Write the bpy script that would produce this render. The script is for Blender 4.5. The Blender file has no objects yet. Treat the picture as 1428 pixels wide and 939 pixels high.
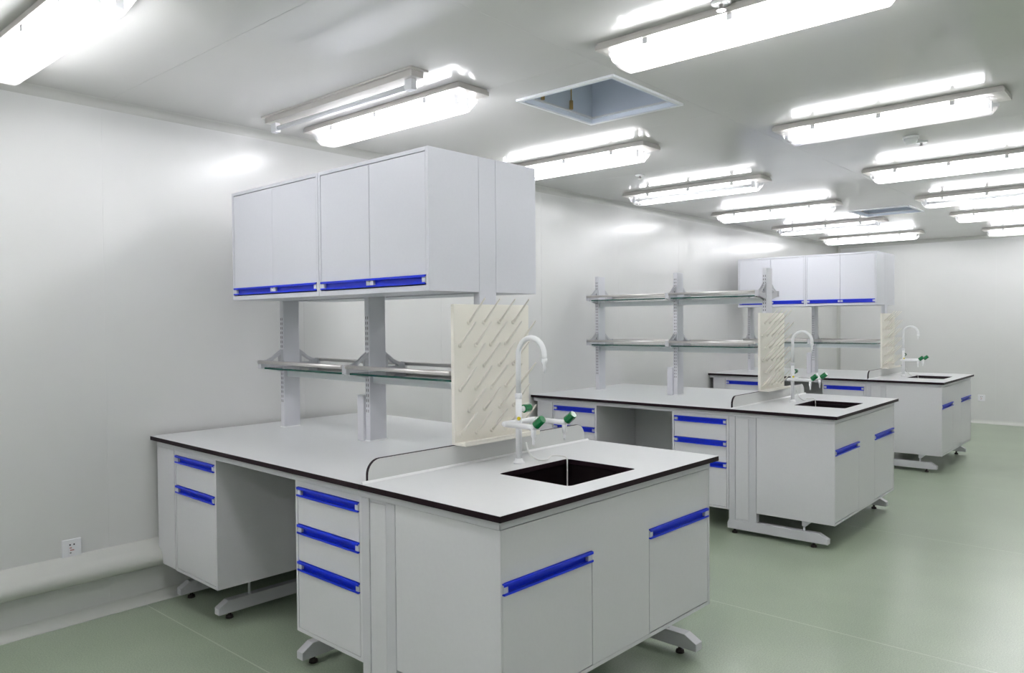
import bpy, bmesh, math
from mathutils import Vector, Matrix

# ------------------------------------------------------------------ camera, world, exposure
SC = bpy.context.scene
COL = SC.collection


def cam_axes(yaw, pitch, roll):
    cy, sy, cp, sp = math.cos(yaw), math.sin(yaw), math.cos(pitch), math.sin(pitch)
    f = Vector((sy * cp, cy * cp, sp))
    r = Vector((cy, -sy, 0))
    u = r.cross(f)
    cr, sr = math.cos(roll), math.sin(roll)
    return r * cr + u * sr, u * cr - r * sr, f


CAM_POS = Vector((4.0337, -1.70648, 1.43469))
cd = bpy.data.cameras.new('camera')
cam = bpy.data.objects.new('camera', cd)
COL.objects.link(cam)
r_, u_, f_ = cam_axes(-0.72511, -0.01924, -0.00803)
cam.matrix_world = Matrix(((r_.x, u_.x, -f_.x, CAM_POS.x), (r_.y, u_.y, -f_.y, CAM_POS.y),
                           (r_.z, u_.z, -f_.z, CAM_POS.z), (0, 0, 0, 1)))
cd.sensor_width = 36.0
cd.lens = 36.0 * 1068.35 / 1428.0
cd.clip_start = 0.05
cd.clip_end = 60
SC.camera = cam

w = bpy.data.worlds.new('world')
SC.world = w
w.use_nodes = True
w.node_tree.nodes['Background'].inputs['Color'].default_value = (0.8, 0.85, 0.9, 1)
w.node_tree.nodes['Background'].inputs['Strength'].default_value = 0.1

SC.view_settings.view_transform = 'Standard'
SC.view_settings.look = 'None'
SC.view_settings.gamma = 1.0
SC.view_settings.use_curve_mapping = False
SC.view_settings.exposure = 0.28
TUBE_STRENGTH = 30.0

# ------------------------------------------------------------------ materials


def pmat(name, color, rough=0.4, spec=0.5, metallic=0.0, noise=0.0, nscale=40.0, bump=0.0, coat=0.0):
    m = bpy.data.materials.new(name)
    m.use_nodes = True
    nt = m.node_tree
    b = nt.nodes['Principled BSDF']
    b.inputs['Base Color'].default_value = (*color, 1)
    b.inputs['Roughness'].default_value = rough
    b.inputs['Specular IOR Level'].default_value = spec
    b.inputs['Metallic'].default_value = metallic
    b.inputs['Coat Weight'].default_value = coat
    b.inputs['Coat Roughness'].default_value = 0.08
    if noise > 0 or bump > 0:
        tc = nt.nodes.new('ShaderNodeTexCoord')
        n = nt.nodes.new('ShaderNodeTexNoise')
        n.inputs['Scale'].default_value = nscale
        n.inputs['Detail'].default_value = 3
        nt.links.new(tc.outputs['Object'], n.inputs['Vector'])
        if noise > 0:
            r = nt.nodes.new('ShaderNodeValToRGB')
            r.color_ramp.elements[0].position = 0.3
            r.color_ramp.elements[1].position = 0.7
            r.color_ramp.elements[0].color = (*[c * (1 - noise) for c in color], 1)
            r.color_ramp.elements[1].color = (*[min(1, c * (1 + noise)) for c in color], 1)
            nt.links.new(n.outputs['Fac'], r.inputs['Fac'])
            nt.links.new(r.outputs['Color'], b.inputs['Base Color'])
        if bump > 0:
            bp = nt.nodes.new('ShaderNodeBump')
            bp.inputs['Strength'].default_value = bump
            bp.inputs['Distance'].default_value = 0.002
            nt.links.new(n.outputs['Fac'], bp.inputs['Height'])
            nt.links.new(bp.outputs['Normal'], b.inputs['Normal'])
    return m


def floor_mat():
    m = bpy.data.materials.new('green_vinyl')
    m.use_nodes = True
    nt = m.node_tree
    b = nt.nodes['Principled BSDF']
    tc = nt.nodes.new('ShaderNodeTexCoord')
    n1 = nt.nodes.new('ShaderNodeTexNoise')
    n1.inputs['Scale'].default_value = 170
    n1.inputs['Detail'].default_value = 4
    n1.inputs['Roughness'].default_value = 0.7
    r = nt.nodes.new('ShaderNodeValToRGB')
    cr = r.color_ramp
    cr.elements[0].position = 0.30
    cr.elements[0].color = (0.22, 0.27, 0.195, 1)
    cr.elements[1].position = 0.72
    cr.elements[1].color = (0.43, 0.50, 0.385, 1)
    e = cr.elements.new(0.5)
    e.color = (0.32, 0.387, 0.285, 1)
    n2 = nt.nodes.new('ShaderNodeTexNoise')
    n2.inputs['Scale'].default_value = 2.2
    n2.inputs['Detail'].default_value = 4
    r2 = nt.nodes.new('ShaderNodeMapRange')
    r2.inputs['To Min'].default_value = 0.86
    r2.inputs['To Max'].default_value = 1.14
    mx = nt.nodes.new('ShaderNodeMixRGB')
    mx.blend_type = 'MULTIPLY'
    mx.inputs['Fac'].default_value = 1
    bp = nt.nodes.new('ShaderNodeBump')
    bp.inputs['Strength'].default_value = 0.03
    bp.inputs['Distance'].default_value = 0.004
    n3 = nt.nodes.new('ShaderNodeTexNoise')
    n3.inputs['Scale'].default_value = 9
    L = nt.links.new
    for n in (n1, n2, n3):
        L(tc.outputs['Object'], n.inputs['Vector'])
    L(n1.outputs['Fac'], r.inputs['Fac'])
    L(n2.outputs['Fac'], r2.inputs['Value'])
    L(r.outputs['Color'], mx.inputs['Color1'])
    L(r2.outputs['Result'], mx.inputs['Color2'])
    L(mx.outputs['Color'], b.inputs['Base Color'])
    b.inputs['Roughness'].default_value = 0.29
    L(n3.outputs['Fac'], bp.inputs['Height'])
    L(bp.outputs['Normal'], b.inputs['Normal'])
    b.inputs['Specular IOR Level'].default_value = 0.75
    return m


def emit_mat(name, color, strength):
    m = bpy.data.materials.new(name)
    m.use_nodes = True
    b = m.node_tree.nodes['Principled BSDF']
    b.inputs['Base Color'].default_value = (0.9, 0.9, 0.9, 1)
    b.inputs['Emission Color'].default_value = (*color, 1)
    b.inputs['Emission Strength'].default_value = strength
    return m


def clear_mat(name, tint, w_trans, w_diff, rough):
    """thin clear sheet: mostly see-through, a little milky, with a gloss"""
    m = bpy.data.materials.new(name)
    m.use_nodes = True
    nt = m.node_tree
    nt.nodes.clear()
    N = nt.nodes.new
    L = nt.links.new
    out = N('ShaderNodeOutputMaterial')
    tr = N('ShaderNodeBsdfTransparent')
    tr.inputs['Color'].default_value = (*tint, 1)
    tl = N('ShaderNodeBsdfTranslucent')
    tl.inputs['Color'].default_value = (0.9, 0.92, 0.95, 1)
    gl = N('ShaderNodeBsdfGlossy')
    gl.inputs['Roughness'].default_value = rough
    fr = N('ShaderNodeFresnel')
    fr.inputs['IOR'].default_value = 1.45
    m1 = N('ShaderNodeMixShader')
    m1.inputs['Fac'].default_value = w_diff
    m2 = N('ShaderNodeMixShader')
    L(tr.outputs[0], m1.inputs[1])
    L(tl.outputs[0], m1.inputs[2])
    L(fr.outputs[0], m2.inputs['Fac'])
    L(m1.outputs[0], m2.inputs[1])
    L(gl.outputs[0], m2.inputs[2])
    L(m2.outputs[0], out.inputs['Surface'])
    return m


M = dict(
    wall=pmat('wall_enamel', (0.70, 0.703, 0.695), 0.24, 0.38, noise=0.012, nscale=3),
    joint=pmat('panel_joint', (0.80, 0.81, 0.80), 0.4),
    ceiling=pmat('ceiling_enamel', (0.655, 0.652, 0.635), 0.12, 0.5, noise=0.015, nscale=2),
    ceiling_joint=pmat('ceiling_joint', (0.42, 0.42, 0.41), 0.5),
    cove=pmat('cove_plastic', (0.50, 0.505, 0.48), 0.3),
    bumper=pmat('bumper_plastic', (0.56, 0.57, 0.54), 0.25),
    beam=pmat('beam_pale', (0.78, 0.80, 0.82), 0.35),
    base=pmat('baseboard_plastic', (0.68, 0.69, 0.66), 0.28),
    floor=floor_mat(),
    weld=pmat('weld_line', (0.50, 0.56, 0.46), 0.4),
    top=pmat('white_worktop', (0.70, 0.71, 0.715), 0.30, 0.45, noise=0.01, nscale=60),
    core=pmat('dark_core', (0.014, 0.005, 0.009), 0.5, 0.2),
    riser=pmat('splash_face', (0.62, 0.63, 0.615), 0.35),
    caulk=pmat('white_caulk', (0.85, 0.86, 0.86), 0.4),
    cab=pmat('grey_steel', (0.665, 0.662, 0.685), 0.36, 0.45, noise=0.01, nscale=80),
    door=pmat('door_steel', (0.685, 0.682, 0.705), 0.36, 0.45, noise=0.01, nscale=80),
    wcab=pmat('pale_board', (0.615, 0.625, 0.67), 0.36, 0.45, noise=0.01, nscale=80),
    gap_shade=pmat('painted_gap_shade', (0.07, 0.07, 0.07), 0.6),  # dark tone that paints shade into the gaps of the cabinets
    frame=pmat('frame_grey', (0.60, 0.60, 0.63), 0.35),
    post=pmat('post_grey', (0.62, 0.62, 0.66), 0.35),
    slot=pmat('slot_dark', (0.10, 0.10, 0.11), 0.6),
    blue=pmat('blue_handle', (0.003, 0.028, 0.66), 0.3, 0.5),
    cap=pmat('handle_cap', (0.62, 0.64, 0.68), 0.4),
    steel=pmat('brushed_steel', (0.70, 0.675, 0.66), 0.32, 0.5, metallic=0.75),
    bracket=pmat('bracket_grey', (0.48, 0.48, 0.51), 0.4),
    cream=pmat('cream_plastic', (0.80, 0.775, 0.70), 0.4),
    sink=pmat('black_sink', (0.010, 0.006, 0.007), 0.3, 0.4),
    white=pmat('white_plastic', (0.84, 0.85, 0.86), 0.3, coat=0.2),
    green=pmat('green_plastic', (0.004, 0.16, 0.045), 0.22, coat=0.3),
    yellow=pmat('yellow_plastic', (0.75, 0.62, 0.02), 0.35),
    rubber=pmat('black_rubber', (0.02, 0.012, 0.012), 0.6),
    hose=pmat('milky_hose', (0.80, 0.80, 0.78), 0.3),
    plate=pmat('lamp_plate', (0.56, 0.54, 0.51), 0.4, 0.5, metallic=0.2),
    holder=pmat('lamp_holder', (0.80, 0.81, 0.83), 0.4),
    offtube=pmat('unlit_tube', (0.72, 0.74, 0.76), 0.15),
    tube=emit_mat('lit_tube', (0.985, 0.978, 1.0), TUBE_STRENGTH),
    cover=clear_mat('lamp_cover', (0.97, 0.98, 1.0), 0.7, 0.10, 0.08),
    glass=clear_mat('shelf_glass', (0.86, 0.95, 0.93), 0.9, 0.05, 0.02),
    glass_edge=pmat('glass_edge', (0.004, 0.06, 0.045), 0.12),
    hatch=pmat('hatch_white', (0.80, 0.82, 0.85), 0.35),
    hatch_in=pmat('hatch_lining', (0.72, 0.78, 0.88), 0.5),
    brass=pmat('brass_fitting', (0.45, 0.30, 0.12), 0.35, metallic=0.6),
    socket=pmat('socket_white', (0.80, 0.80, 0.83), 0.3),
    dark=pmat('socket_hole', (0.02, 0.02, 0.02), 0.6),
    pink=pmat('socket_print', (0.55, 0.30, 0.30), 0.5),
)

# ------------------------------------------------------------------ geometry helpers


def box(bm, x0, x1, y0, y1, z0, z1, mi=0):
    x0, x1 = min(x0, x1), max(x0, x1)
    y0, y1 = min(y0, y1), max(y0, y1)
    z0, z1 = min(z0, z1), max(z0, z1)
    v = [bm.verts.new(p) for p in ((x0, y0, z0), (x1, y0, z0), (x1, y1, z0), (x0, y1, z0),
                                   (x0, y0, z1), (x1, y0, z1), (x1, y1, z1), (x0, y1, z1))]
    for q in ((0, 3, 2, 1), (4, 5, 6, 7), (0, 1, 5, 4), (1, 2, 6, 5), (2, 3, 7, 6), (3, 0, 4, 7)):
        bm.faces.new([v[i] for i in q]).material_index = mi


def prism(bm, pts, axis, a0, a1, mi=0):
    """2D polygon pts extruded along axis (0: pts are y,z  1: pts are x,z  2: pts are x,y)"""
    def P(p, a):
        return ((a, p[0], p[1]), (p[0], a, p[1]), (p[0], p[1], a))[axis]
    A = [bm.verts.new(P(p, a0)) for p in pts]
    B = [bm.verts.new(P(p, a1)) for p in pts]
    fs = [bm.faces.new(A), bm.faces.new(B[::-1])]
    n = len(pts)
    for i in range(n):
        fs.append(bm.faces.new((A[i], B[i], B[(i + 1) % n], A[(i + 1) % n])))
    for f in fs:
        f.material_index = mi
    bmesh.ops.recalc_face_normals(bm, faces=fs)


def sweep(bm, path, rad, seg=10, smooth=True, mi=0):
    path = [Vector(p) for p in path]
    n = len(path)
    rads = rad if isinstance(rad, (list, tuple)) else [rad] * n
    t0 = (path[1] - path[0]).normalized()
    ref = Vector((0, 0, 1)) if abs(t0.z) < 0.9 else Vector((1, 0, 0))
    nrm = t0.cross(ref).normalized()
    rings = []
    for i, p in enumerate(path):
        a = path[max(0, i - 1)]
        b = path[min(n - 1, i + 1)]
        t = (b - a)
        t = t.normalized() if t.length > 1e-9 else t0
        nrm = (nrm - t * nrm.dot(t))
        nrm = nrm.normalized()
        bi = t.cross(nrm)
        rings.append([bm.verts.new(p + (nrm * math.cos(2 * math.pi * k / seg) + bi * math.sin(2 * math.pi * k / seg)) * rads[i])
                      for k in range(seg)])
    fs = []
    for i in range(n - 1):
        for k in range(seg):
            f = bm.faces.new((rings[i][k], rings[i][(k + 1) % seg], rings[i + 1][(k + 1) % seg], rings[i + 1][k]))
            f.smooth = smooth
            fs.append(f)
    fs.append(bm.faces.new(rings[0][::-1]))
    fs.append(bm.faces.new(rings[-1]))
    for f in fs:
        f.material_index = mi
    bmesh.ops.recalc_face_normals(bm, faces=fs)


def cyl(bm, p0, p1, r, seg=14, mi=0):
    sweep(bm, [p0, p1], r, seg, True, mi)


def slab_hole(bm, x0, x1, y0, y1, z0, z1, hx0, hx1, hy0, hy1, r=0.02):
    outer = [(x0, y0), (x1, y0), (x1, y1), (x0, y1)]
    inner = []
    for cx, cy, a0 in ((hx1 - r, hy1 - r, 0), (hx0 + r, hy1 - r, 90), (hx0 + r, hy0 + r, 180), (hx1 - r, hy0 + r, 270)):
        for k in range(5):
            a = math.radians(a0 + 22.5 * k)
            inner.append((cx + r * math.cos(a), cy + r * math.sin(a)))
    edges = []
    for loop in (outer, inner):
        vs = [bm.verts.new((p[0], p[1], z0)) for p in loop]
        for i in range(len(vs)):
            edges.append(bm.edges.new((vs[i], vs[(i + 1) % len(vs)])))
    res = bmesh.ops.triangle_fill(bm, edges=edges, use_beauty=True)
    faces = [g for g in res['geom'] if isinstance(g, bmesh.types.BMFace)]
    ex = bmesh.ops.extrude_face_region(bm, geom=faces)
    for g in ex['geom']:
        if isinstance(g, bmesh.types.BMVert):
            g.co.z = z1
    bmesh.ops.recalc_face_normals(bm, faces=bm.faces[:])


def link_obj(name, me, parent=None, bevel=0.0):
    o = bpy.data.objects.new(name, me)
    COL.objects.link(o)
    if parent is not None:
        o.parent = parent
    if bevel > 0:
        md = o.modifiers.new('bevel', 'BEVEL')
        md.width = bevel
        md.segments = 2
        md.limit_method = 'ANGLE'
        md.angle_limit = math.radians(50)
    return o


def part(name, parent, mats, fn, base=(0, 0, 0), bevel=0.0, label=None):
    """build one mesh with fn(bm) in local coordinates, shifted so that base is the parent's origin"""
    bm = bmesh.new()
    fn(bm)
    if any(base):
        bmesh.ops.translate(bm, vec=-Vector(base), verts=bm.verts[:])
    me = bpy.data.meshes.new(name)
    bm.to_mesh(me)
    bm.free()
    for m in (mats if isinstance(mats, (list, tuple)) else [mats]):
        me.materials.append(M[m])
    o = link_obj(name, me, parent, bevel)
    if label:
        o['label'] = label
    return o


def tag(o, label, cat, group=None, kind=None):
    o['label'] = label
    o['category'] = cat
    if group:
        o['group'] = group
    if kind:
        o['kind'] = kind
    return o


def thing(name, label, cat, loc, rotz=0.0, group=None):
    o = bpy.data.objects.new(name, None)
    o.empty_display_size = 0.1
    COL.objects.link(o)
    o.location = loc
    o.rotation_euler = (0, 0, rotz)
    return tag(o, label, cat, group)


def structure(name, mats, fn, label=None):
    o = part(name, None, mats, fn)
    o['kind'] = 'structure'
    if label:
        o['label'] = label
    return o


def copy_tree(o, parent=None):
    c = o.copy()
    COL.objects.link(c)
    if parent is not None:
        c.parent = parent
    for ch in list(o.children):
        copy_tree(ch, c)
    return c


# ------------------------------------------------------------------ the room
ZC = 2.545            # ceiling height
X1, Y0, YB = 5.66, -3.6, 10.34
T = 0.05
J = 0.0005            # half joint between panels


def panel_edges(lo, hi, first, pitch):
    e = [lo]
    k = math.ceil((lo - first) / pitch + 1e-6)
    while first + k * pitch < hi - 0.05:
        if first + k * pitch > lo + 0.05:
            e.append(first + k * pitch)
        k += 1
    e.append(hi)
    return e


# floor: sub-floor and vinyl sheets with welded joints
fl = structure('floor', 'joint', lambda bm: box(bm, -0.2, X1 + 0.2, Y0 - 0.2, YB + 0.2, -0.12, -0.012),
               'speckled pale green vinyl floor laid in welded sheets')
ye = panel_edges(Y0 - 0.1, YB + 0.1, -0.04, 1.92)
for a, b in zip(ye[:-1], ye[1:]):
    part('vinyl_sheet', fl, 'floor', lambda bm: box(bm, -0.1, X1 + 0.1, a + 0.003, b - 0.003, -0.012, 0.0))
for y in ye[1:-1]:
    part('weld_line', fl, 'weld', lambda bm: box(bm, -0.1, X1 + 0.1, y - 0.003, y + 0.003, -0.012, 0.0002))

# left wall
wl = structure('wall_left', 'joint', lambda bm: box(bm, -0.15, -0.0009, Y0 - 0.2, YB + 0.2, -0.05, ZC + 0.1),
               'glossy pale grey left wall of tall enamelled panels')
ye = panel_edges(Y0 - 0.05, YB + 0.05, -0.2, 1.14)
for a, b in zip(ye[:-1], ye[1:]):
    part('wall_panel', wl, 'wall', lambda bm: box(bm, -T, 0, a + J, b - J, -0.02, ZC + 0.02))
# back wall
wb = structure('wall_back', 'joint', lambda bm: box(bm, -0.2, X1 + 0.2, YB + 0.0009, YB + 0.15, -0.05, ZC + 0.1),
               'glossy pale grey back wall of tall enamelled panels')
xe = panel_edges(-0.05, X1 + 0.05, 0.95, 1.12)
for a, b in zip(xe[:-1], xe[1:]):
    part('wall_panel', wb, 'wall', lambda bm: box(bm, a + J, b - J, YB, YB + T, -0.02, ZC + 0.02))
# walls behind and beside the camera
wr = structure('wall_right', 'joint', lambda bm: box(bm, X1 + T - 0.005, X1 + 0.15, Y0 - 0.2, YB + 0.2, -0.05, ZC + 0.1))
ye = panel_edges(Y0 - 0.05, YB + 0.05, -0.2, 1.14)
for a, b in zip(ye[:-1], ye[1:]):
    part('wall_panel', wr, 'wall', lambda bm: box(bm, X1, X1 + T, a + J, b - J, -0.02, ZC + 0.02))
wf = structure('wall_front', 'joint', lambda bm: box(bm, -0.2, X1 + 0.2, Y0 - 0.15, Y0 - T + 0.005, -0.05, ZC + 0.1))
for a, b in zip(xe[:-1], xe[1:]):
    part('wall_panel', wf, 'wall', lambda bm: box(bm, a + J, b - J, Y0 - T, Y0, -0.02, ZC + 0.02))

# ceiling of wide panels, two of them cut out for hatches
HATCH = [(1.525, 2.066, 1.21, 1.81), (1.42, 1.95, 6.50, 7.03)]
ce = structure('ceiling', 'ceiling_joint', lambda bm: None, 'glossy pale grey ceiling of wide enamelled panels')
xe = [-0.05, 2.12, 4.35, X1 + 0.05]
ye = panel_edges(Y0 - 0.05, YB + 0.05, -0.175, 1.155)


def back_pieces(bm, x0, x1, y0, y1, z0, z1, mi=0):
    """one slab with any hatch opening left free"""
    hs = [h for h in HATCH if h[0] > x0 and h[1] < x1 and h[2] < y1 and h[3] > y0]
    if not hs:
        box(bm, x0, x1, y0, y1, z0, z1, mi)
        return
    h = hs[0]
    hy0, hy1 = max(h[2], y0), min(h[3], y1)
    box(bm, x0, h[0], y0, y1, z0, z1, mi)
    box(bm, h[1], x1, y0, y1, z0, z1, mi)
    if hy0 > y0:
        box(bm, h[0], h[1], y0, hy0, z0, z1, mi)
    if hy1 < y1:
        box(bm, h[0], h[1], hy1, y1, z0, z1, mi)


def ceil_back(bm):
    cuts = sorted([Y0 - 0.2, YB + 0.2] + [HATCH[0][2] - 0.2, HATCH[0][3] + 0.2, HATCH[1][2] - 0.2, HATCH[1][3] + 0.2])
    for a, b in zip(cuts[:-1], cuts[1:]):
        back_pieces(bm, -0.2, X1 + 0.2, a, b, ZC + 0.02, ZC + 0.06)


bm = bmesh.new()
ceil_back(bm)
bm.to_mesh(ce.data)
bm.free()
for a, b in zip(ye[:-1], ye[1:]):
    for c, d in zip(xe[:-1], xe[1:]):
        part('ceiling_panel', ce, 'ceiling', lambda bm: back_pieces(bm, c + J, d - J, a + J, b - J, ZC, ZC + 0.022))


def quarter(cx, cz, r, a0, a1, n=8):
    return [(cx + r * math.cos(math.radians(a0 + (a1 - a0) * k / n)), cz + r * math.sin(math.radians(a0 + (a1 - a0) * k / n)))
            for k in range(n + 1)]


def smooth_all(o):
    for p in o.data.polygons:
        p.use_smooth = True
    o.data.set_sharp_from_angle(angle=math.radians(35))


R = 0.042
cornice_l = [(0, ZC)] + quarter(R, ZC - R, R, 90, 180)
o = structure('trim_1', 'cove', lambda bm: prism(bm, cornice_l, 1, Y0, YB), 'rounded cove strip where left wall meets ceiling')
smooth_all(o)
o = structure('trim_2', 'cove', lambda bm: prism(bm, [(YB, ZC)] + quarter(YB - R, ZC - R, R, 90, 0), 0, 0, X1),
              'rounded cove strip where back wall meets ceiling')
smooth_all(o)
B = 0.045
base_l = [(0, 0), (B, 0), (B, 0.004)] + quarter(B, B, B - 0.004, 270, 180)[1:] + [(0.004, B + 0.002), (0, B + 0.002)]
o = structure('baseboard_left', 'base', lambda bm: prism(bm, base_l, 1, Y0, YB), 'low coved baseboard along the left wall')
smooth_all(o)
base_b = [(YB - p[0], p[1]) for p in base_l]
o = structure('baseboard_back', 'base', lambda bm: prism(bm, base_b, 0, 0, X1), 'low coved baseboard along the back wall')
smooth_all(o)
# corner cove
o = structure('trim_3', 'cove', lambda bm: prism(bm, [(0, YB)] + quarter(R, YB - R, R, 90, 180), 2, 0.05, ZC - R),
              'rounded upright cove in the far corner')
smooth_all(o)
# bumper rail on the left wall
bump = [(0, 0.325), (0.004, 0.326), (0.045, 0.290), (0.053, 0.285), (0.072, 0.276), (0.086, 0.262), (0.094, 0.244), (0.095, 0.226), (0.088, 0.208),
        (0.073, 0.196), (0.03, 0.189), (0, 0.186)]
o = structure('trim_4', 'bumper', lambda bm: prism(bm, bump, 1, Y0, YB), 'rounded pale bumper rail along the low left wall')
smooth_all(o)

# ------------------------------------------------------------------ ceiling lamps
LAMP_L, PW = 1.255, 0.205


def lamp_cover(bm):
    # trapezoid tray, open at the top, with sloping ends
    L2 = LAMP_L / 2
    sec = [(-0.080, -0.035), (-0.078, -0.060), (-0.052, -0.098), (-0.040, -0.104),
           (0.040, -0.104), (0.052, -0.098), (0.078, -0.060), (0.080, -0.035)]
    xs_ = [(-L2 + 0.055, 0.55), (-L2 + 0.085, 1.0), (L2 - 0.085, 1.0), (L2 - 0.055, 0.55)]
    rings = []
    for x, s in xs_:
        rings.append([bm.verts.new((x, p[0], -0.035 + (p[1] + 0.035) * s)) for p in sec])
    for i in range(len(rings) - 1):
        for k in range(len(sec) - 1):
            bm.faces.new((rings[i][k], rings[i][k + 1], rings[i + 1][k + 1], rings[i + 1][k]))
    bm.faces.new(rings[0])
    bm.faces.new(rings[-1][::-1])
    bmesh.ops.recalc_face_normals(bm, faces=bm.faces[:])


def lamp_plate(bm):
    L2 = LAMP_L / 2
    box(bm, -L2 + 0.006, L2 - 0.006, -PW / 2 + 0.006, PW / 2 - 0.006, -0.010, 0)
    box(bm, -L2, L2, -PW / 2, PW / 2, -0.030, -0.010)


def make_lamp(label):
    t = thing('fluorescent_lamp', label, 'ceiling lamp', (0, 0, ZC), 0, 'lit ceiling lamps with clear covers')
    L2 = LAMP_L / 2
    part('plate', t, 'plate', lamp_plate, bevel=0.002)
    part('cover', t, 'cover', lamp_cover)
    for s in (-1, 1):
        o = part('tube', t, 'tube', lambda bm: cyl(bm, (-L2 + 0.105, s * 0.036, -0.066), (L2 - 0.105, s * 0.036, -0.066), 0.0135, 10))
        o['side'] = s
        for e in (-1, 1):
            part('lamp_holder', t, 'holder', lambda bm: (
                box(bm, e * (L2 - 0.104), e * (L2 - 0.082), s * 0.036 - 0.014, s * 0.036 + 0.014, -0.084, -0.034)))
    for x in (-0.38, 0.0, 0.38):
        for s in (-1, 1):
            part('clip', t, 'holder', lambda bm: box(bm, x - 0.012, x + 0.012, s * 0.079, s * 0.090, -0.052, -0.012))
    return t


LEFT = [(0.88, -0.705, 'lit ceiling lamp cut off at the top left corner of the view'),
        (0.885, 0.885, 'lit ceiling lamp beside the unlit batten, in front of the nearest wall cabinets'),
        (0.885, 2.47, 'lit ceiling lamp half hidden behind the top of the nearest wall cabinets'),
        (0.95, 4.04, 'lit ceiling lamp third from the camera along the left wall, over the middle bench'),
        (0.93, 5.73, 'lit ceiling lamp fourth of the left row, one behind the lamp over the middle bench'),
        (0.89, 7.36, 'lit ceiling lamp of the left row in line with the far small ceiling hatch'),
        (0.87, 8.98, 'lit ceiling lamp farthest back in the left row, just above the far wall cabinets')]
RIGHT = [(2.81, 0.93, 'large lit ceiling lamp nearest in the right row, running out of the top of view'),
         (2.795, 2.70, 'ceiling lamp second in the right row, in front of the smoke detector'),
         (2.77, 4.38, 'lit ceiling lamp third in the right row, just behind the smoke detector'),
         (2.71, 6.06, 'ceiling lamp fourth in the right row, right of the far ceiling hatch'),
         (2.69, 7.50, 'lit ceiling lamp fifth in the right row, behind the far ceiling hatch'),
         (2.66, 9.34, 'lit ceiling lamp last in the right row, close to the back wall')]
FILL_LAMPS = [(2.81, -0.70, 'lit fill lamp added out of view, above and left of where the camera stands'),  # unseen lamps added as fill light, mainly for the bench ends
       (0.88, -2.35, 'lit fill lamp added out of view, behind the camera beside the left wall'),
       (2.81, -2.35, 'lit fill lamp added out of view, behind the camera in the right row')]
for y_, nth in ((-0.70, 'first'), (2.70, 'second'), (6.06, 'third'), (9.34, 'last')):  # added third row, lightens the end faces toward the aisle
    FILL_LAMPS.append((4.75, y_, f'lit fill lamp added out of view at the far right, {nth} of its row'))
# lamps of which only one tube burns: which side is off
ONE_OFF = {(0.95, 4.04): -1, (0.89, 7.36): -1, (2.71, 6.06): -1, (2.795, 2.70): 1}
proto = None
for x, y, lb in LEFT + RIGHT + FILL_LAMPS:
    if proto is None:
        proto = make_lamp(lb)
        o = proto
    else:
        o = copy_tree(proto)
    o.location = (x, y, ZC)
    o['label'] = lb
    if x > 2:
        o.scale.x = 0.905
    side = ONE_OFF.get((x, y))
    if side:
        for ch in o.children:
            if ch.name.startswith('tube') and ch['side'] == side:
                ch.data = ch.data.copy()
                ch.data.materials[0] = M['offtube']
                ch['label'] = 'dark tube, not burning'

# unlit single-tube batten
t = thing('batten_lamp', 'narrow unlit ceiling batten with one bare tube beside a lit lamp', 'ceiling lamp', (0.90, 0.55, ZC))
part('plate', t, 'plate', lambda bm: (box(bm, -0.61, 0.61, -0.05, 0.05, -0.008, 0), box(bm, -0.595, 0.595, -0.036, 0.036, -0.036, -0.008)), bevel=0.002)
part('tube', t, 'offtube', lambda bm: cyl(bm, (-0.53, 0, -0.066), (0.53, 0, -0.066), 0.012, 12))
for e in (-1, 1):
    part('lamp_holder', t, 'holder', lambda bm: (box(bm, e * 0.525, e * 0.57, -0.016, 0.016, -0.085, -0.036),
                                                 cyl(bm, (e * 0.52, 0, -0.066), (e * 0.545, 0, -0.066), 0.017, 12)), bevel=0.003)

# ceiling hatches
for i, (x0, x1, y0, y1) in enumerate(HATCH):
    t = thing('ceiling_hatch', ['open square ceiling hatch with white frame beside the large lamp',
                                'small open ceiling hatch far back between the lamp rows'][i], 'hatch', ((x0 + x1) / 2, (y0 + y1) / 2, ZC))
    c = ((x0 + x1) / 2, (y0 + y1) / 2, ZC)
    f = 0.024

    def frame(bm):
        z0, z1 = ZC - 0.012, ZC
        g = 0.02
        box(bm, x0 - g, x1 + g, y0 - g, y0, z0, z1)
        box(bm, x0 - g, x1 + g, y1, y1 + g, z0, z1)
        box(bm, x0 - g, x0, y0, y1, z0, z1)
        box(bm, x1, x1 + g, y0, y1, z0, z1)
    part('frame', t, 'hatch', frame, c, bevel=0.002)

    def lining(bm):
        z0, z1 = ZC - 0.010, ZC + 0.30
        e, g = 0.0008, 0.010
        box(bm, x0 + e, x0 + g, y0 + e, y1 - e, z0, z1)
        box(bm, x1 - g, x1 - e, y0 + e, y1 - e, z0, z1)
        box(bm, x0 + g, x1 - g, y0 + e, y0 + g, z0, z1)
        box(bm, x0 + g, x1 - g, y1 - g, y1 - e, z0, z1)
        box(bm, x0 - 0.002, x1 + 0.002, y0 - 0.002, y1 + 0.002, z1, z1 + 0.01)
    part('lining', t, 'hatch_in', lining, c)

    def ledge(bm):
        z0, z1 = ZC + 0.012, ZC + 0.02
        box(bm, x0 + 0.01, x0 + 0.022, y0 + 0.01, y1 - 0.01, z0, z1)
        box(bm, x0 + 0.01, x1 - 0.01, y1 - 0.022, y1 - 0.01, z0, z1)
    part('ledge', t, 'hatch', ledge, c)
    for k, yy in enumerate((0.62, 0.22) if i == 0 else (0.5,)):
        py = y0 + (y1 - y0) * yy
        part('fitting', t, 'brass', lambda bm: (cyl(bm, (x0 + 0.03, py, ZC + 0.02), (x0 + 0.03, py, ZC + 0.065), 0.010, 12),
                                                cyl(bm, (x0 + 0.03, py, ZC + 0.065), (x0 + 0.03, py, ZC + 0.3), 0.003, 8)), c,
             label='brass coloured hanging bolt')

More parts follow.
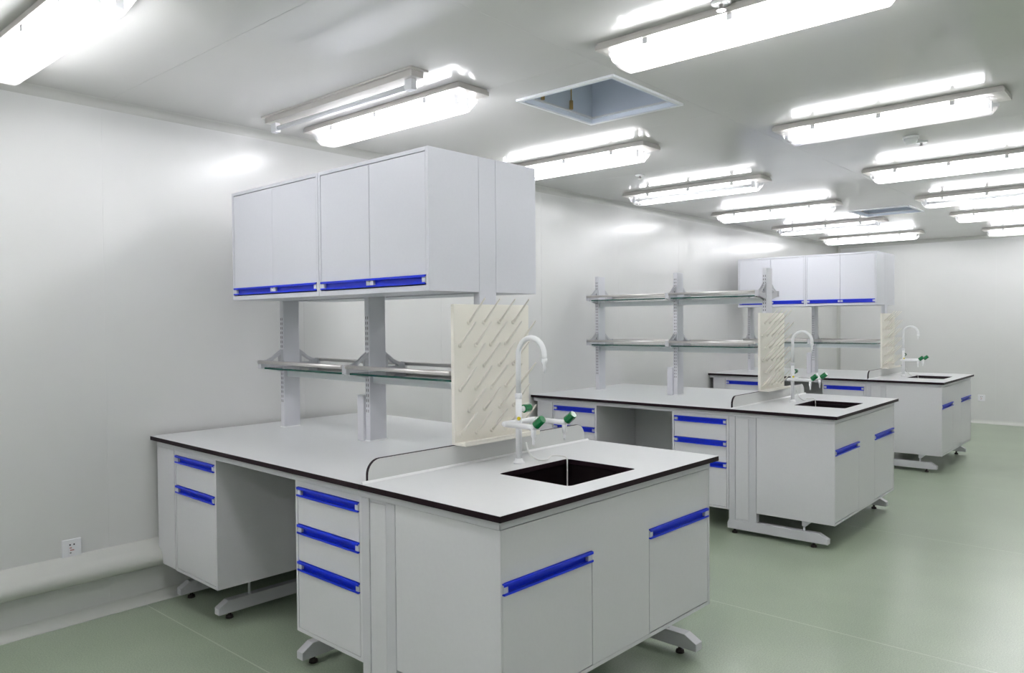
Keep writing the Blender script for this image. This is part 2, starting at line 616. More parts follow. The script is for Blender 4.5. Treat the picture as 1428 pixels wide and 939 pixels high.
# smoke detector and sprinkler roses
t = thing('smoke_detector', 'round white smoke detector between two lamps of the right row', 'smoke detector', (2.75, 3.42, ZC))
part('base', t, 'white', lambda bm: sweep(bm, [(0, 0, 0), (0, 0, -0.014)], [0.045, 0.045], 20))
part('sensor_head', t, 'white', lambda bm: sweep(bm, [(0, 0, -0.014), (0, 0, -0.03), (0, 0, -0.045), (0, 0, -0.05)], [0.04, 0.037, 0.026, 0.01], 20))
for x, y, lb in ((2.76, 3.62, 'small sprinkler head with ring just behind the smoke detector'),
                 (2.80, 0.80, 'sprinkler head with ring right beside the large right lamp'),
                 (0.885, 3.33, 'sprinkler head with ring near the left wall, before the middle bench')):
    t = thing('sprinkler_head', lb, 'sprinkler', (x, y, ZC), 0, 'sprinkler heads')
    part('ring', t, 'white', lambda bm: sweep(bm, [(0, 0, 0), (0, 0, -0.008), (0, 0, -0.010)], [0.036, 0.034, 0.024], 20))
    part('nozzle', t, 'steel', lambda bm: sweep(bm, [(0, 0, -0.008), (0, 0, -0.026), (0, 0, -0.027), (0, 0, -0.030)], [0.008, 0.006, 0.016, 0.016], 12))

# wall sockets
for loc, rz, lb in (((0, -0.372, 0.362), 0, 'white square wall socket above the bumper rail at the left'),
                    ((1.905, YB, 0.345), -math.pi / 2, 'small white wall socket low on the back wall')):
    t = thing('wall_socket', lb, 'socket', loc, rz)
    part('face_plate', t, 'socket', lambda bm: box(bm, 0, 0.009, -0.043, 0.043, -0.043, 0.043), bevel=0.003)
    part('socket_insert', t, 'socket', lambda bm: box(bm, 0.009, 0.0105, -0.016, 0.018, -0.032, 0.03))
    for y, z, wy, wz in ((-0.008, 0.017, 0.003, 0.0035), (0.010, 0.017, 0.003, 0.0035), (-0.006, -0.022, 0.0035, 0.002)):
        part('pin_hole', t, 'dark', lambda bm: box(bm, 0.0104, 0.0108, y - wy, y + wy, z - wz, z + wz))
    part('print_mark', t, 'pink', lambda bm: (box(bm, 0.0104, 0.0107, -0.010, 0.0, -0.001, 0.005), box(bm, 0.0104, 0.0107, -0.008, 0.010, -0.012, -0.006)))

# ------------------------------------------------------------------ benches
#        L       W       xs      x0       y0      rot      H       z cabinets, z sink cabinet, wall cabinets?
BENCH = [
    (2.4958, 1.3373, 1.8016, 0.0217, 0.0000, -0.0219, 0.8618, 0.208, 0.240, True),
    (2.4398, 1.3817, 1.7417, -0.0174, 3.0665, 0.0129, 0.8388, 0.155, 0.158, False),
    (2.3707, 1.3467, 1.7022, -0.0239, 6.1346, 0.0062, 0.8452, 0.155, 0.160, True),
]
WHERE = ['nearest', 'middle', 'farthest']

for bi, (L, W, XS, BX, BY, ROT, H, ZB, ZS, WALLCAB) in enumerate(BENCH):
    wh = WHERE[bi]
    org = Vector((BX, BY, 0))
    rot = Matrix.Rotation(ROT, 3, 'Z')
    sx = XS / 1.8016

    def mx(x):       # main bench x of the nearest bench, scaled to this bench
        return x * sx

    def ex(x):       # sink end x
        return XS + (x - 1.8016) * (L - XS) / (2.4958 - 1.8016)
    XW = max(0.004, -BX + 0.004)          # local x at the wall
    yc = W / 2

    def T_(name, label, cat, base, group=None):
        loc = org + rot @ Vector(base)
        o = thing(name, label, cat, loc, ROT, group)
        o['_b'] = base
        return o

    def Pt(name, t, mats, fn, bevel=0.0, label=None):
        return part(name, t, mats, fn, tuple(t['_b']), bevel, label)

    def Sub(name, p, t, mats, fn, bevel=0.0, label=None):
        return part(name, p, mats, fn, tuple(t['_b']), bevel, label)
    TH = 0.021
    # ---- worktops
    t = T_('worktop', f'long white worktop with dark edge on the {wh} bench, from wall to splashback', 'worktop', (mx(0.9), yc, H - TH), 'white bench worktops')
    Pt('core', t, 'core', lambda bm: box(bm, XW, XS - 0.001, 0, W, H - TH, H - 0.001), 0.001)
    Pt('laminate_surface', t, 'top', lambda bm: box(bm, XW, XS - 0.001, 0.0006, W - 0.0006, H - 0.001, H))
    HX0, HX1, HY0, HY1 = ex(2.05), ex(2.392), yc - 0.212, yc + 0.205
    t = T_('sink_worktop', f'white sink end worktop with dark edge and cut-out on the {wh} bench', 'worktop', ((XS + L) / 2, yc, H - TH), 'white sink worktops')
    Pt('core', t, 'core', lambda bm: slab_hole(bm, XS, L, 0, W, H - TH, H - 0.001, HX0, HX1, HY0, HY1), 0.001)
    Pt('laminate_surface', t, 'top', lambda bm: slab_hole(bm, XS, L - 0.0006, 0.0006, W - 0.0006, H - 0.001, H, HX0 - 0.0005, HX1 + 0.0005, HY0 - 0.0005, HY1 + 0.0005))
    RH, RR = 0.082, 0.055
    prof = [(0.034, H + 0.0002)] + quarter(0.034 + RR, H + RH - RR, RR, 180, 90) + quarter(W - 0.034 - RR, H + RH - RR, RR, 90, 0) + [(W - 0.034, H + 0.0002)]
    t = T_('splashback', f'low white splashback with thin dark rounded edge across the {wh} bench', 'splashback', (XS, yc, H), 'bench splashbacks')
    o = Pt('panel', t, 'core', lambda bm: prism(bm, prof, 0, XS - 0.004, XS + 0.008))
    prof2 = [(0.0345, H + 0.0004)] + quarter(0.034 + RR, H + RH - RR, RR - 0.0012, 180, 90) + quarter(W - 0.034 - RR, H + RH - RR, RR - 0.0012, 90, 0) + [(W - 0.0345, H + 0.0004)]
    for xx in (XS - 0.0048, XS + 0.0082):
        Pt('face', t, 'riser', lambda bm: prism(bm, prof2, 0, xx, xx + 0.0008))
    Pt('sealant_bead', t, 'caulk', lambda bm: prism(bm, [(XS + 0.0085, H), (XS + 0.016, H), (XS + 0.0085, H + 0.008)], 1, 0.006, W - 0.006))

    # ---- steel frame
    t = T_('bench_frame', f'grey steel frame with feet and end column carrying the {wh} bench', 'bench frame', (mx(0.9), yc, 0), 'steel bench frames')
    FY = 0.02                       # front plane
    AZ0, AZ1 = H - 0.050, H - TH
    Pt('apron_rail', t, 'frame', lambda bm: box(bm, 0.034, L - 0.022, FY, FY + 0.03, AZ0, AZ1), 0.001)
    Pt('apron_rail', t, 'frame', lambda bm: box(bm, 0.034, L - 0.022, W - 0.05, W - 0.035, AZ0, AZ1), 0.001)
    Pt('apron_rail', t, 'frame', lambda bm: box(bm, L - 0.05, L - 0.0195, FY + 0.004, W - 0.04, AZ0 + 0.002, AZ1), 0.001)
    # filler panel at the wall, notched round the bumper rail
    fx0, fx1 = max(0.03, 0.01 - BX), mx(0.232)
    wx = 0.104 - BX
    fx0 = 0.056 - BX
    fpts = [(fx0, AZ0 - 0.001), (fx1, AZ0 - 0.001), (fx1, ZB + 0.004), (wx + 0.002, ZB + 0.004), (wx, 0.240), (wx - 0.010, 0.266), (wx - 0.026, 0.282), (fx0, 0.291)]
    Pt('filler_panel', t, 'cab', lambda bm: prism(bm, fpts, 1, FY + 0.002, FY + 0.02), 0.001)
    # modesty panel behind the knee space
    Pt('back_panel', t, 'cab', lambda bm: box(bm, mx(0.20), XS - 0.03, 0.60, 0.615, ZB - 0.03, AZ1))
    Pt('rear_light_block', t, 'cab', lambda bm: box(bm, mx(0.05), XS - 0.03, W - 0.09, W - 0.075, ZB - 0.03, AZ1))  # unseen panel added to keep light from reaching under the bench
    # feet of the long bench: beams running across it, with uprights in the middle
    for fx in (0.085, 0.50, 1.235):
        x = mx(fx)
        if fx < 0.1:
            x = max(x, 0.09 - BX)

        def foot(bm, x=x):
            a, b = 0.10, W - 0.10
            prism(bm, [(a, 0.030), (b, 0.030), (b, 0.062), (b - 0.05, 0.092), (a + 0.05, 0.092), (a, 0.062)], 0, x - 0.022, x + 0.022)
        Pt('foot_beam', t, 'frame', foot, 0.002)
        Pt('upright', t, 'frame', lambda bm: box(bm, x - 0.02, x + 0.02, 0.63, 0.69, 0.09, AZ1), 0.002)
        for yy in (0.165, W - 0.165):
            Pt('levelling_foot', t, 'rubber', lambda bm: sweep(bm, [(x, yy, 0), (x, yy, 0.012), (x, yy, 0.016), (x, yy, 0.032)], [0.019, 0.017, 0.008, 0.008], 12))
    x, yy = mx(0.50), 0.27
    Pt('support_bolt', t, 'frame', lambda bm: (prism(bm, [(x - 0.07, ZB - 0.001), (x + 0.014, ZB - 0.001), (x + 0.014, ZB - 0.045), (x - 0.014, ZB - 0.045)], 1, yy - 0.014, yy + 0.014),
                                               cyl(bm, (x, yy, 0.090), (x, yy, ZB - 0.04), 0.0065, 10)), 0.001)
    # end column and the beams that run under the sink cabinet
    CX0, CX1 = ex(1.787), ex(1.977)
    if CX0 < mx(1.787):
        CX0 = mx(1.7875)
    Pt('column', t, 'frame', lambda bm: (box(bm, CX0, CX0 + 0.045, FY, FY + 0.05, 0.09, AZ0 - 0.001),
                                         box(bm, CX1 - 0.05, CX1, FY, FY + 0.05, 0.09, AZ0 - 0.001),
                                         box(bm, CX0 + 0.045, CX1 - 0.05, FY + 0.005, FY + 0.05, 0.09, AZ0 - 0.001)), 0.0015)
    Pt('column_panel', t, 'cab', lambda bm: box(bm, CX0 + 0.048, CX1 - 0.053, FY + 0.002, FY + 0.005, 0.105, AZ0 - 0.012), 0.0015)
    Pt('column', t, 'frame', lambda bm: box(bm, CX0, CX1, W - 0.085, W - 0.03, 0.09, AZ0 - 0.001), 0.0015)
    for y0_, y1_ in ((FY, FY + 0.05), (W - 0.082, W - 0.032)):
        Pt('foot_beam', t, 'frame', lambda bm: prism(bm, [(CX0 - 0.012, 0.032), (ex(2.432), 0.032), (ex(2.432), 0.064), (ex(2.375), 0.094), (CX0, 0.094), (CX0 - 0.012, 0.07)], 1, y0_, y1_), 0.002)
        ym = (y0_ + y1_) / 2
        for x in (CX0 + 0.03, ex(2.34)):
            Pt('levelling_foot', t, 'rubber', lambda bm: sweep(bm, [(x, ym, 0), (x, ym, 0.012), (x, ym, 0.016), (x, ym, 0.034)], [0.019, 0.017, 0.008, 0.008], 12))
        x = ex(2.27)
        s = 1 if y0_ < 0.5 else -1
        Pt('support_bolt', t, 'frame', lambda bm: (prism(bm, [(x, ZS - 0.001), (x + 0.06, ZS - 0.001), (x + 0.024, ZS - 0.035), (x, ZS - 0.035)], 1, ym - 0.012, ym + 0.012),
                                                   cyl(bm, (x + 0.011, ym, 0.092), (x + 0.011, ym, ZS - 0.03), 0.007, 10)), 0.001)

    # ---- handles: a blue channel with grey end caps
    HH = 0.036

    def handle_y(t, x0, x1, z1, yf):          # channel facing -y, upper edge z1, front plane yf
        z0 = z1 - HH
        o = Pt('handle', t, 'blue', lambda bm: (box(bm, x0, x1, yf - 0.008, yf + 0.014, z1 - 0.004, z1),
                                                box(bm, x0, x1, yf - 0.008, yf + 0.014, z0, z0 + 0.004),
                                                box(bm, x0, x1, yf - 0.008, yf - 0.005, z1 - 0.009, z1 - 0.004),
                                                box(bm, x0, x1, yf - 0.008, yf - 0.005, z0 + 0.004, z0 + 0.007),
                                                box(bm, x0, x1, yf + 0.011, yf + 0.014, z0 + 0.004, z1 - 0.004)), label='blue channel handle with grey end caps')
        for a, b in ((x0, x0 + 0.024), (x1 - 0.024, x1)):
            Sub('end_cap', o, t, 'cap', lambda bm: box(bm, a + 0.001, b - 0.001, yf - 0.003, yf + 0.0108, z0 + 0.0045, z1 - 0.0045), 0.003)

    def handle_x(t, y0, y1, z1, xf):          # channel facing +x
        z0 = z1 - HH
        o = Pt('handle', t, 'blue', lambda bm: (box(bm, xf - 0.014, xf + 0.008, y0, y1, z1 - 0.004, z1),
                                                box(bm, xf - 0.014, xf + 0.008, y0, y1, z0, z0 + 0.004),
                                                box(bm, xf + 0.005, xf + 0.008, y0, y1, z1 - 0.009, z1 - 0.004),
                                                box(bm, xf + 0.005, xf + 0.008, y0, y1, z0 + 0.004, z0 + 0.007),
                                                box(bm, xf - 0.014, xf - 0.011, y0, y1, z0 + 0.004, z1 - 0.004)), label='blue channel handle with grey end caps')
        for a, b in ((y0, y0 + 0.024), (y1 - 0.024, y1)):
            Sub('end_cap', o, t, 'cap', lambda bm: box(bm, xf - 0.0108, xf + 0.003, a + 0.001, b - 0.001, z0 + 0.0045, z1 - 0.0045), 0.003)

    def drawers(t, x0, x1, tops, names, ztop, zbot, yb):
        """carcass x0..x1 with inset fronts; tops = upper z of each handle"""
        ff = FY + 0.003
        fw = 0.014
        Pt('carcass', t, ['cab', 'gap_shade'], lambda bm: (box(bm, x0, x0 + fw, ff, yb, zbot, ztop), box(bm, x1 - fw, x1, ff, yb, zbot, ztop),
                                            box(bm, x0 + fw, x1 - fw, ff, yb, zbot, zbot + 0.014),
                                            box(bm, x0 + fw, x1 - fw, ff + 0.03, yb, zbot + 0.014, ztop, 1)), 0.0008)  # inner box coloured dark to deepen the shade round the drawer fronts
        a, b = x0 + fw + 0.003, x1 - fw - 0.003
        bots = list(tops[1:]) + [zbot + 0.0165 - 0.003]
        for zt, zb_, nm in zip(tops, bots, names):
            Pt(nm, t, 'door', lambda bm: box(bm, a, b, ff + 0.001, ff + 0.02, zb_ + 0.003, zt - HH - 0.0005), 0.0008)
            Pt(nm + '_rail', t, 'gap_shade', lambda bm: box(bm, a, b, ff + 0.016, ff + 0.02, zt - HH, zt + 0.001))
            handle_y(t, a, b, zt, ff + 0.001)
        if tops[0] < ztop - 0.004:
            Pt('top_strip', t, 'cab', lambda bm: box(bm, x0 + fw, x1 - fw, ff, ff + 0.03, tops[0] + 0.002, ztop))

    zt = AZ0 - 0.001
    hz = [H - 0.075, H - 0.224, H - 0.371]
    t = T_('drawer_cabinet', f'narrow grey cabinet with one drawer over a door, by the wall under the {wh} bench', 'cabinet', (mx(0.45), 0.3, ZB), 'under-bench cabinets')
    drawers(t, mx(0.235), mx(0.672), hz[:2], ('drawer_front', 'door'), zt, ZB, 0.58)
    t = T_('drawer_unit', f'grey three-drawer unit with blue handles, next to the column of the {wh} bench', 'cabinet', (mx(1.56), 0.3, ZB), 'under-bench drawer units')
    drawers(t, mx(1.345), mx(1.784), hz, ('drawer_front',) * 3, zt, ZB, 0.58)

    # ---- sink cabinet
    t = T_('sink_cabinet', f'grey two-door sink cabinet at the aisle end of the {wh} bench', 'cabinet', ((CX1 + L) / 2, yc, ZS), 'sink cabinets')
    XF = L - 0.021
    ya, yb_ = FY + 0.002, W - 0.045
    xa = CX1 + 0.0015
    fw = 0.014
    ff = XF
    Pt('side_panel', t, 'door', lambda bm: box(bm, xa, XF - 0.002, ya, ya + 0.018, ZS, zt), 0.001)
    Pt('side_panel', t, 'door', lambda bm: box(bm, xa, XF - 0.002, yb_ - 0.018, yb_, ZS, zt), 0.001)
    Pt('carcass', t, 'cab', lambda bm: (box(bm, xa, XF, ya + 0.018, yb_ - 0.018, ZS, ZS + 0.014),
                                        box(bm, xa, xa + 0.015, ya + 0.018, yb_ - 0.018, ZS + 0.014, zt),
                                        box(bm, XF - 0.002, XF + 0.0005, ya, ya + 0.006, ZS, zt),
                                        box(bm, XF - 0.002, XF + 0.0005, yb_ - 0.014, yb_, ZS, zt),
                                        box(bm, XF - 0.002, XF + 0.0005, ya + 0.006, yb_ - 0.014, ZS, ZS + 0.014)))
    hz1 = H - 0.213
    d1a, d1b = ya + 0.009, yc - 0.195
    d2a, d2b = yc + 0.164, yb_ - 0.017
    zd = ZS + 0.017
    # T-shaped fixed panel between and above the doors
    Pt('fixed_panel', t, 'door', lambda bm: prism(bm, [(ya + 0.006, zt), (yb_ - 0.014, zt), (yb_ - 0.014, hz1 + 0.002), (d2a - 0.003, hz1 + 0.002), (d2a - 0.003, ZS + 0.0145),
                                                       (d1b + 0.003, ZS + 0.0145), (d1b + 0.003, hz1 + 0.002), (ya + 0.006, hz1 + 0.002)], 0, XF - 0.018, XF), 0.0006)
    for a, b in ((d1a, d1b), (d2a, d2b)):
        Pt('door', t, 'door', lambda bm: box(bm, XF - 0.018, XF, a, b, zd, hz1 - HH - 0.0005), 0.0008)
        Pt('door_rail', t, 'gap_shade', lambda bm: box(bm, XF - 0.02, XF - 0.0155, a, b, hz1 - HH, hz1 + 0.001))
        handle_x(t, a, b, hz1, XF)

    # ---- sink basin
    t = T_('sink', f'black moulded sink set into the {wh} worktop', 'sink', ((HX0 + HX1) / 2, (HY0 + HY1) / 2, H - 0.27), 'black sinks')

    def basin(bm):
        z1, z0 = H - TH - 0.001, H - 0.26
        o_ = 0.006
        a, b, c, d = HX0 - o_, HX1 + o_, HY0 - o_, HY1 + o_
        w_ = 0.006
        box(bm, a - w_, a, c - w_, d + w_, z0, z1)
        box(bm, b, b + w_, c - w_, d + w_, z0, z1)
        box(bm, a, b, c - w_, c, z0, z1)
        box(bm, a, b, d, d + w_, z0, z1)
        box(bm, a - w_, b + w_, c - w_, d + w_, z0 - 0.008, z0)
    Pt('basin', t, 'sink', basin)
    Pt('drain', t, 'rubber', lambda bm: sweep(bm, [((HX0 + HX1) / 2, yc, H - 0.26), ((HX0 + HX1) / 2, yc, H - 0.254)], [0.035, 0.03], 16))

    # ---- tap: column, gooseneck and two side arms with green valves
    tx, ty = ex(1.966), yc - 0.002
    t = T_('tap', f'white lab tap with gooseneck and green knobs by the {wh} sink', 'tap', (tx, ty, H), 'white lab taps')
    Pt('base_flange', t, 'white', lambda bm: sweep(bm, [(tx, ty, H), (tx, ty, H + 0.006), (tx, ty, H + 0.008), (tx, ty, H + 0.02)], [0.024, 0.024, 0.018, 0.0155], 20))
    Pt('column', t, 'white', lambda bm: sweep(bm, [(tx, ty, H + 0.018), (tx, ty, H + 0.275)], 0.0128, 18))
    Pt('collar', t, 'holder', lambda bm: sweep(bm, [(tx, ty, H + 0.262), (tx, ty, H + 0.266), (tx, ty, H + 0.28), (tx, ty, H + 0.284)], [0.0132, 0.0145, 0.0145, 0.0115], 18))
    path = [(tx, ty, H + 0.28), (tx, ty, H + 0.40), (tx, ty, H + 0.44)]
    rg = 0.069
    for k in range(1, 13):
        a = math.radians(180 - 15 * k)
        path.append((tx + rg + rg * math.cos(a), ty, H + 0.44 + rg * math.sin(a)))
    path.append((tx + 2 * rg, ty, H + 0.425))
    Pt('gooseneck', t, 'white', lambda bm: sweep(bm, path, 0.0105, 14))
    nx_ = tx + 2 * rg
    Pt('nozzle', t, 'white', lambda bm: sweep(bm, [(nx_, ty, H + 0.428), (nx_, ty, H + 0.415), (nx_, ty, H + 0.405), (nx_, ty, H + 0.400), (nx_, ty, H + 0.392), (nx_, ty, H + 0.388), (nx_, ty, H + 0.372)],
                                           [0.012, 0.0118, 0.007, 0.0055, 0.0065, 0.0055, 0.0035], 12))
    za = H + 0.168
    yL, yR = ty - 0.09, ty + 0.098
    Pt('crossbar', t, 'white', lambda bm: sweep(bm, [(tx + 0.02, yL, za), (tx + 0.007, yL, za), (tx + 0.002, yL + 0.003, za), (tx, yL + 0.012, za), (tx, yR - 0.012, za), (tx + 0.002, yR - 0.003, za), (tx + 0.007, yR, za), (tx + 0.02, yR, za)], 0.0112, 12))
    for ys in (yL, yR):
        xa_ = tx + 0.158
        Pt('side_arm', t, 'white', lambda bm: sweep(bm, [(tx + 0.02, ys, za), (xa_ - 0.012, ys, za), (xa_, ys, za), (xa_ + 0.008, ys, za)], [0.0112, 0.0108, 0.0125, 0.0125], 12))
        Pt('side_nozzle', t, 'white', lambda bm: sweep(bm, [(xa_, ys, za), (xa_, ys, za - 0.035), (xa_, ys, za - 0.04), (xa_, ys, za - 0.05), (xa_, ys, za - 0.052), (xa_, ys, za - 0.06), (xa_, ys, za - 0.061), (xa_, ys, za - 0.068)],
                                                    [0.0105, 0.0095, 0.0065, 0.005, 0.0062, 0.0045, 0.0055, 0.003], 12))
        d = Vector((0.78, 0.0, 0.62)).normalized()
        p0 = Vector((xa_, ys, za))
        Pt('knob_collar', t, 'white', lambda bm: sweep(bm, [p0, p0 + d * 0.016], 0.0115, 14))

        def knob(bm, p0=p0, d=d):
            sweep(bm, [p0 + d * 0.014, p0 + d * 0.017, p0 + d * 0.056, p0 + d * 0.060], [0.0155, 0.0175, 0.0165, 0.0145], 12, False)
        Pt('knob', t, 'green', knob, 0.001)
    d = Vector((0.0, 1.0, 0.03)).normalized()
    p0 = Vector((tx, ty + 0.010, H + 0.218))
    Pt('knob_collar', t, 'white', lambda bm: sweep(bm, [p0, p0 + d * 0.02], [0.010, 0.0125], 14))
    Pt('knob', t, 'green', lambda bm: sweep(bm, [p0 + d * 0.018, p0 + d * 0.021, p0 + d * 0.056, p0 + d * 0.060], [0.0155, 0.0175, 0.0165, 0.0145], 12, False), 0.001)
    d = Vector((0.7, -0.7, 0)).normalized()
    p0 = Vector((tx, ty, H + 0.183)) + d * 0.011
    Pt('button', t, 'yellow', lambda bm: sweep(bm, [p0, p0 + d * 0.004], [0.008, 0.007], 14))

    # ---- thin hose lying over the sink edge
    t = T_('hose', f'thin white hose hanging over the edge into the {wh} sink', 'hose', (HX0, yc + 0.19, H), 'thin sink hoses')
    hy = HY1 - 0.012
    hp = [(tx + 0.02, ty + 0.02, H + 0.085), (tx + 0.035, ty + 0.025, H + 0.04), (tx + 0.05, ty + 0.06, H + 0.012), (tx + 0.055, ty + 0.11, H + 0.006), (HX0 - 0.05, hy - 0.03, H + 0.012),
          (HX0 - 0.012, hy - 0.005, H + 0.012), (HX0 + 0.006, hy, H + 0.004), (HX0 + 0.012, hy - 0.004, H - 0.03), (HX0 + 0.015, hy - 0.008, H - 0.20), (HX0 + 0.04, hy - 0.03, H - 0.252)]
    pts = []
    for i in range(len(hp) - 1):
        p = [Vector(hp[max(0, min(len(hp) - 1, i + k))]) for k in (-1, 0, 1, 2)]
        for q in range(5):
            s = q / 5
            pts.append(0.5 * ((2 * p[1]) + (p[2] - p[0]) * s + (2 * p[0] - 5 * p[1] + 4 * p[2] - p[3]) * s * s + (3 * p[1] - p[0] - 3 * p[2] + p[3]) * s ** 3))
    pts.append(Vector(hp[-1]))
    Pt('tubing', t, 'hose', lambda bm: sweep(bm, pts, 0.0034, 8))

    # ---- drying rack with pegs
    t = T_('drying_rack', f'cream pegboard drying rack behind the {wh} sink', 'drying rack', (XS + 0.009, yc, H + 0.08), 'cream pegboards')
    bx = XS - 0.004
    by0, by1 = yc - 0.215, yc + 0.232
    bz0, bz1 = H + 0.083, H + 0.645
    Pt('board', t, 'cream', lambda bm: box(bm, bx, bx + 0.018, by0, by1, bz0, bz1), 0.002)
    Pt('drip_tray', t, 'cream', lambda bm: (box(bm, bx + 0.018, bx + 0.08, by0, by1, bz0, bz0 + 0.009),
                                            box(bm, bx + 0.074, bx + 0.08, by0, by1, bz0 + 0.009, bz0 + 0.018)), 0.0015)
    if bi == 0:
        bm = bmesh.new()
        s = 0.0102
        sweep(bm, [(0, 0, 0), (0.004, 0, 0), (0.009, 0, 0.002)], [0.0095, 0.0095, 0.0065], 10)
        sweep(bm, [(0.003, 0, 0.0), (0.02, 0, 0.015), (0.094, 0, 0.093), (0.097, 0, 0.096)], [0.0058, 0.0052, 0.0034, 0.0018], 8)
        PEG = bpy.data.meshes.new('peg')
        bm.to_mesh(PEG)
        bm.free()
        PEG.materials.append(M['cream'])
    base = Vector(t['_b'])
    for rz, n in ((0.572, 4), (0.480, 5), (0.394, 4), (0.303, 5), (0.215, 4), (0.123, 5)):
        ys = [-0.183, -0.095, -0.006, 0.083, 0.170] if n == 5 else [-0.134, -0.047, 0.044, 0.130]
        for y in ys:
            o = bpy.data.objects.new('peg', PEG)
            COL.objects.link(o)
            o.parent = t
            o.location = Vector((bx + 0.017, yc + y, H + rz)) - base

    # ---- shelf rack: slotted posts, brackets, glass shelves with steel rails
    if WALLCAB:
        lab = f'grey slotted posts with one level of glass shelves on the {wh} bench, carrying wall cabinets'
        shelf_z, ztop = [H + 0.366], 2.118
    else:
        lab = f'grey slotted posts with two levels of glass shelves on the {wh} bench'
        shelf_z, ztop = [H + 0.428, H + 0.802], 1.815
    t = T_('shelf_rack', lab, 'shelf rack', (mx(1.02), yc, H), 'glass shelf racks')
    PM = ['post', 'post', 'wcab' if WALLCAB else 'post']
    PX = [mx(0.245), mx(1.022), XS - 0.0237]
    py0, py1 = yc - 0.05, yc + 0.05
    for k, px in enumerate(PX):
        pb = H + 0.0
        Pt('post', t, PM[k], lambda bm: box(bm, px - 0.018, px + 0.018, py0, py1, pb, ztop), 0.003)
        if k < 2:
            Pt('foot_cap', t, 'white', lambda bm: box(bm, px - 0.021, px + 0.021, py0 - 0.003, py1 + 0.003, H, H + 0.006))

        def slots(bm):
            z = H + 0.14 if k < 2 else H + 0.66
            zmax = min(ztop, 1.80 if not WALLCAB else 1.50) - 0.03
            while z < zmax:
                for dx in (-0.007, 0.007):
                    box(bm, px + dx - 0.0022, px + dx + 0.0022, py0 - 0.0006, py0 + 0.002, z, z + 0.014)
                    box(bm, px + dx - 0.0022, px + dx + 0.0022, py1 - 0.002, py1 + 0.0006, z, z + 0.014)
                z += 0.025
        if k < 2 or not WALLCAB:
            o = Pt('slots', t, 'slot', slots)
            o['kind'] = 'stuff'
    bxo = PX[1]
    Pt('outlet_box', t, 'post', lambda bm: box(bm, bxo - 0.068, bxo - 0.0185, py0 - 0.012, py1, H, H + 0.222), 0.003)
    RY = 0.182
    for sz in shelf_z:
        for k, px in enumerate(PX):
            if k == 2 and sz < H + 0.6:
                continue

            # two cantilever brackets with a sweeping gusset on top
            def brk(bm, s):
                e0 = 0.0505
                out = [(yc + s * e0, sz + 0.066), (yc + s * 0.075, sz + 0.05), (yc + s * 0.105, sz + 0.026), (yc + s * 0.14, sz + 0.010), (yc + s * RY, sz + 0.006),
                       (yc + s * RY, sz - 0.030), (yc + s * e0, sz - 0.058)]
                inn = [(yc + s * (e0 + 0.016), sz + 0.036), (yc + s * 0.09, sz + 0.021), (yc + s * 0.112, sz + 0.006), (yc + s * 0.13, sz - 0.003), (yc + s * 0.13, sz - 0.006),
                       (yc + s * 0.13, sz - 0.0075), (yc + s * (e0 + 0.016), sz - 0.0075)]
                for xx in (px - 0.012, px + 0.008):
                    A = [bm.verts.new((xx, *p)) for p in out]
                    Bv = [bm.verts.new((xx + 0.004, *p)) for p in out]
                    C = [bm.verts.new((xx, *p)) for p in inn]
                    D = [bm.verts.new((xx + 0.004, *p)) for p in inn]
                    n = len(out)
                    fs = []
                    for i in range(n):
                        j = (i + 1) % n
                        fs += [bm.faces.new((A[i], A[j], C[j], C[i])), bm.faces.new((Bv[j], Bv[i], D[i], D[j])),
                               bm.faces.new((A[j], A[i], Bv[i], Bv[j])), bm.faces.new((C[i], C[j], D[j], D[i]))]
                    bmesh.ops.recalc_face_normals(bm, faces=fs)
                box(bm, px - 0.016, px + 0.016, yc + s * (RY - 0.012), yc + s * (RY + 0.002), sz - 0.034, sz + 0.010)
            for s in (-1, 1):
                Pt('bracket', t, 'bracket', lambda bm: brk(bm, s))
        for a, b in ((PX[0], PX[1]), (PX[1], PX[2])):
            a_, b_ = a - 0.012 if a == PX[0] else a + 0.014, b - 0.018
            for s in (-1, 1):
                Pt('rail', t, 'steel', lambda bm: (cyl(bm, (a_, yc + s * RY, sz), (b_, yc + s * RY, sz), 0.0095, 14)))
            o = Pt('glass_shelf', t, ['glass', 'glass_edge'], lambda bm: box(bm, a + 0.026, b - 0.026, yc - RY + 0.012, yc + RY - 0.012, sz - 0.037, sz - 0.028), label='clear glass shelf with dark green edge')
            for p in o.data.polygons:
                if abs(p.normal.z) < 0.5:
                    p.material_index = 1
            for xx in (a + 0.028, b - 0.028):
                for s in (-1, 1):
                    Pt('glass_clip', t, 'holder', lambda bm: box(bm, xx - 0.010, xx + 0.010, yc + s * (RY - 0.026), yc + s * (RY - 0.008), sz - 0.042, sz - 0.0372))
            Pt('crossbeam', t, 'beam', lambda bm: box(bm, a + 0.0185, b - 0.0185, yc - 0.03, yc - 0.005, sz - 0.085, sz - 0.045), 0.002)

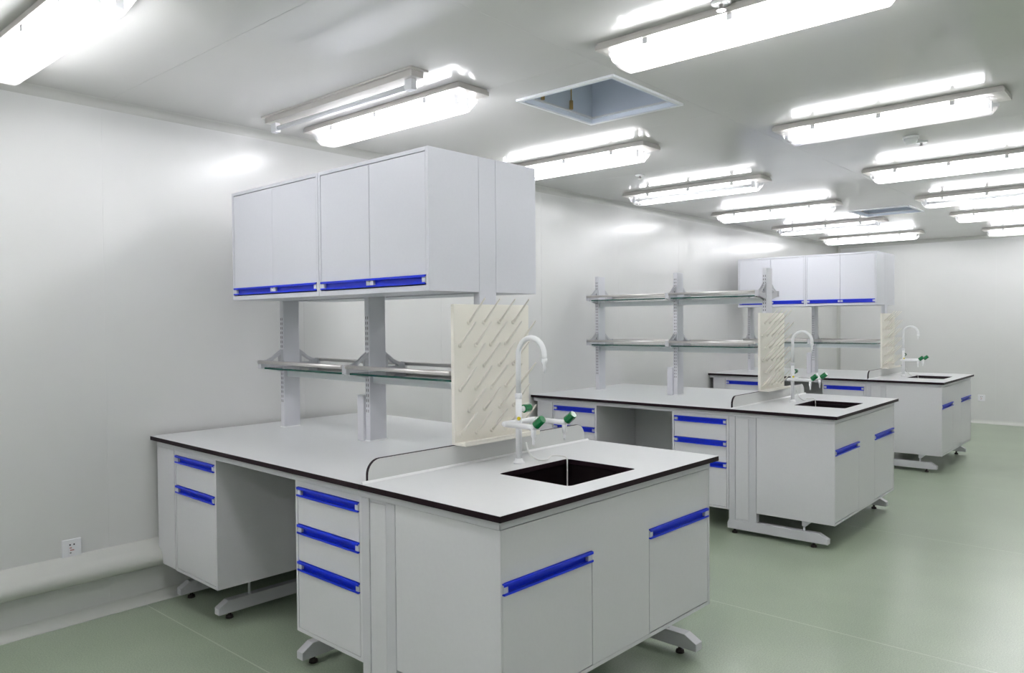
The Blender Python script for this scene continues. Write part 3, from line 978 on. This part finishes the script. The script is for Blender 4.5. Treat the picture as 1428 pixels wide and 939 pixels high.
    # ---- wall cabinets hung on both sides of the posts
    if WALLCAB:
        cz0, cz1 = 1.558 if bi == 0 else 1.578, 2.118
        xa, xm, xb = mx(0.238), mx(1.040), XS - 0.0062
        yf0, yf1 = yc - 0.325, yc - 0.051
        for u, (c0, c1) in enumerate(((xa, xm - 0.0015), (xm + 0.0015, xb))):
            t = T_('wall_cabinet', f'pale two-door cabinet with blue handles over the {wh} bench, ' + ('the one toward the left wall' if u == 0 else 'the one over the aisle end'),
                   'cabinet', ((c0 + c1) / 2, (yf0 + yf1) / 2, cz0), 'cabinets hung on the posts')
            fw = 0.016
            Pt('carcass', t, 'wcab', lambda bm: (box(bm, c0, c0 + fw, yf0, yf1, cz0, cz1), box(bm, c1 - fw, c1, yf0, yf1, cz0, cz1),
                                                 box(bm, c0 + fw, c1 - fw, yf0, yf1, cz1 - fw, cz1), box(bm, c0 + fw, c1 - fw, yf0, yf1, cz0, cz0 + 0.022),
                                                 box(bm, c0 + fw, c1 - fw, yf1 - 0.01, yf1, cz0 + 0.022, cz1 - fw)), 0.0008)
            cm = (c0 + c1) / 2
            dg = 0.0004 if bi == 0 and u == 0 else 0.0015
            for a, b in ((c0 + fw + 0.002, cm - dg), (cm + dg, c1 - fw - 0.002)):
                h1 = cz0 + 0.022 + 0.005 + HH
                Pt('door', t, 'wcab', lambda bm: box(bm, a, b, yf0 + 0.001, yf0 + 0.018, h1 + 0.0005, cz1 - fw - 0.003), 0.0008)
                Pt('door_rail', t, 'gap_shade', lambda bm: box(bm, a, b, yf0 + 0.0155, yf0 + 0.02, h1 - HH - 0.003, h1))
                handle_y(t, a, b, h1, yf0 + 0.001)
        t = T_('wall_cabinet', f'plain pale cabinet hung on the rear side of the posts over the {wh} bench', 'cabinet', ((xa + xb) / 2, yc + 0.19, cz0), 'cabinets hung on the posts')
        Pt('carcass', t, 'wcab', lambda bm: box(bm, xa, xb, yc + 0.051, yc + 0.307, cz0, cz1), 0.001)
        for a, b in ((xa + 0.016, xm - 0.008), (xm + 0.008, xb - 0.016)):
            Pt('door', t, 'wcab', lambda bm: box(bm, a, (a + b) / 2 - 0.0015, yc + 0.308, yc + 0.325, cz0 + 0.02, cz1 - 0.018), 0.0008)
            Pt('door', t, 'wcab', lambda bm: box(bm, (a + b) / 2 + 0.0015, b, yc + 0.308, yc + 0.325, cz0 + 0.02, cz1 - 0.018), 0.0008)
        # cover strip of the end post, seen between the cabinets
        # (it is a part of the rack, which stands between them)

for o in bpy.data.objects:
    if '_b' in o:
        del o['_b']
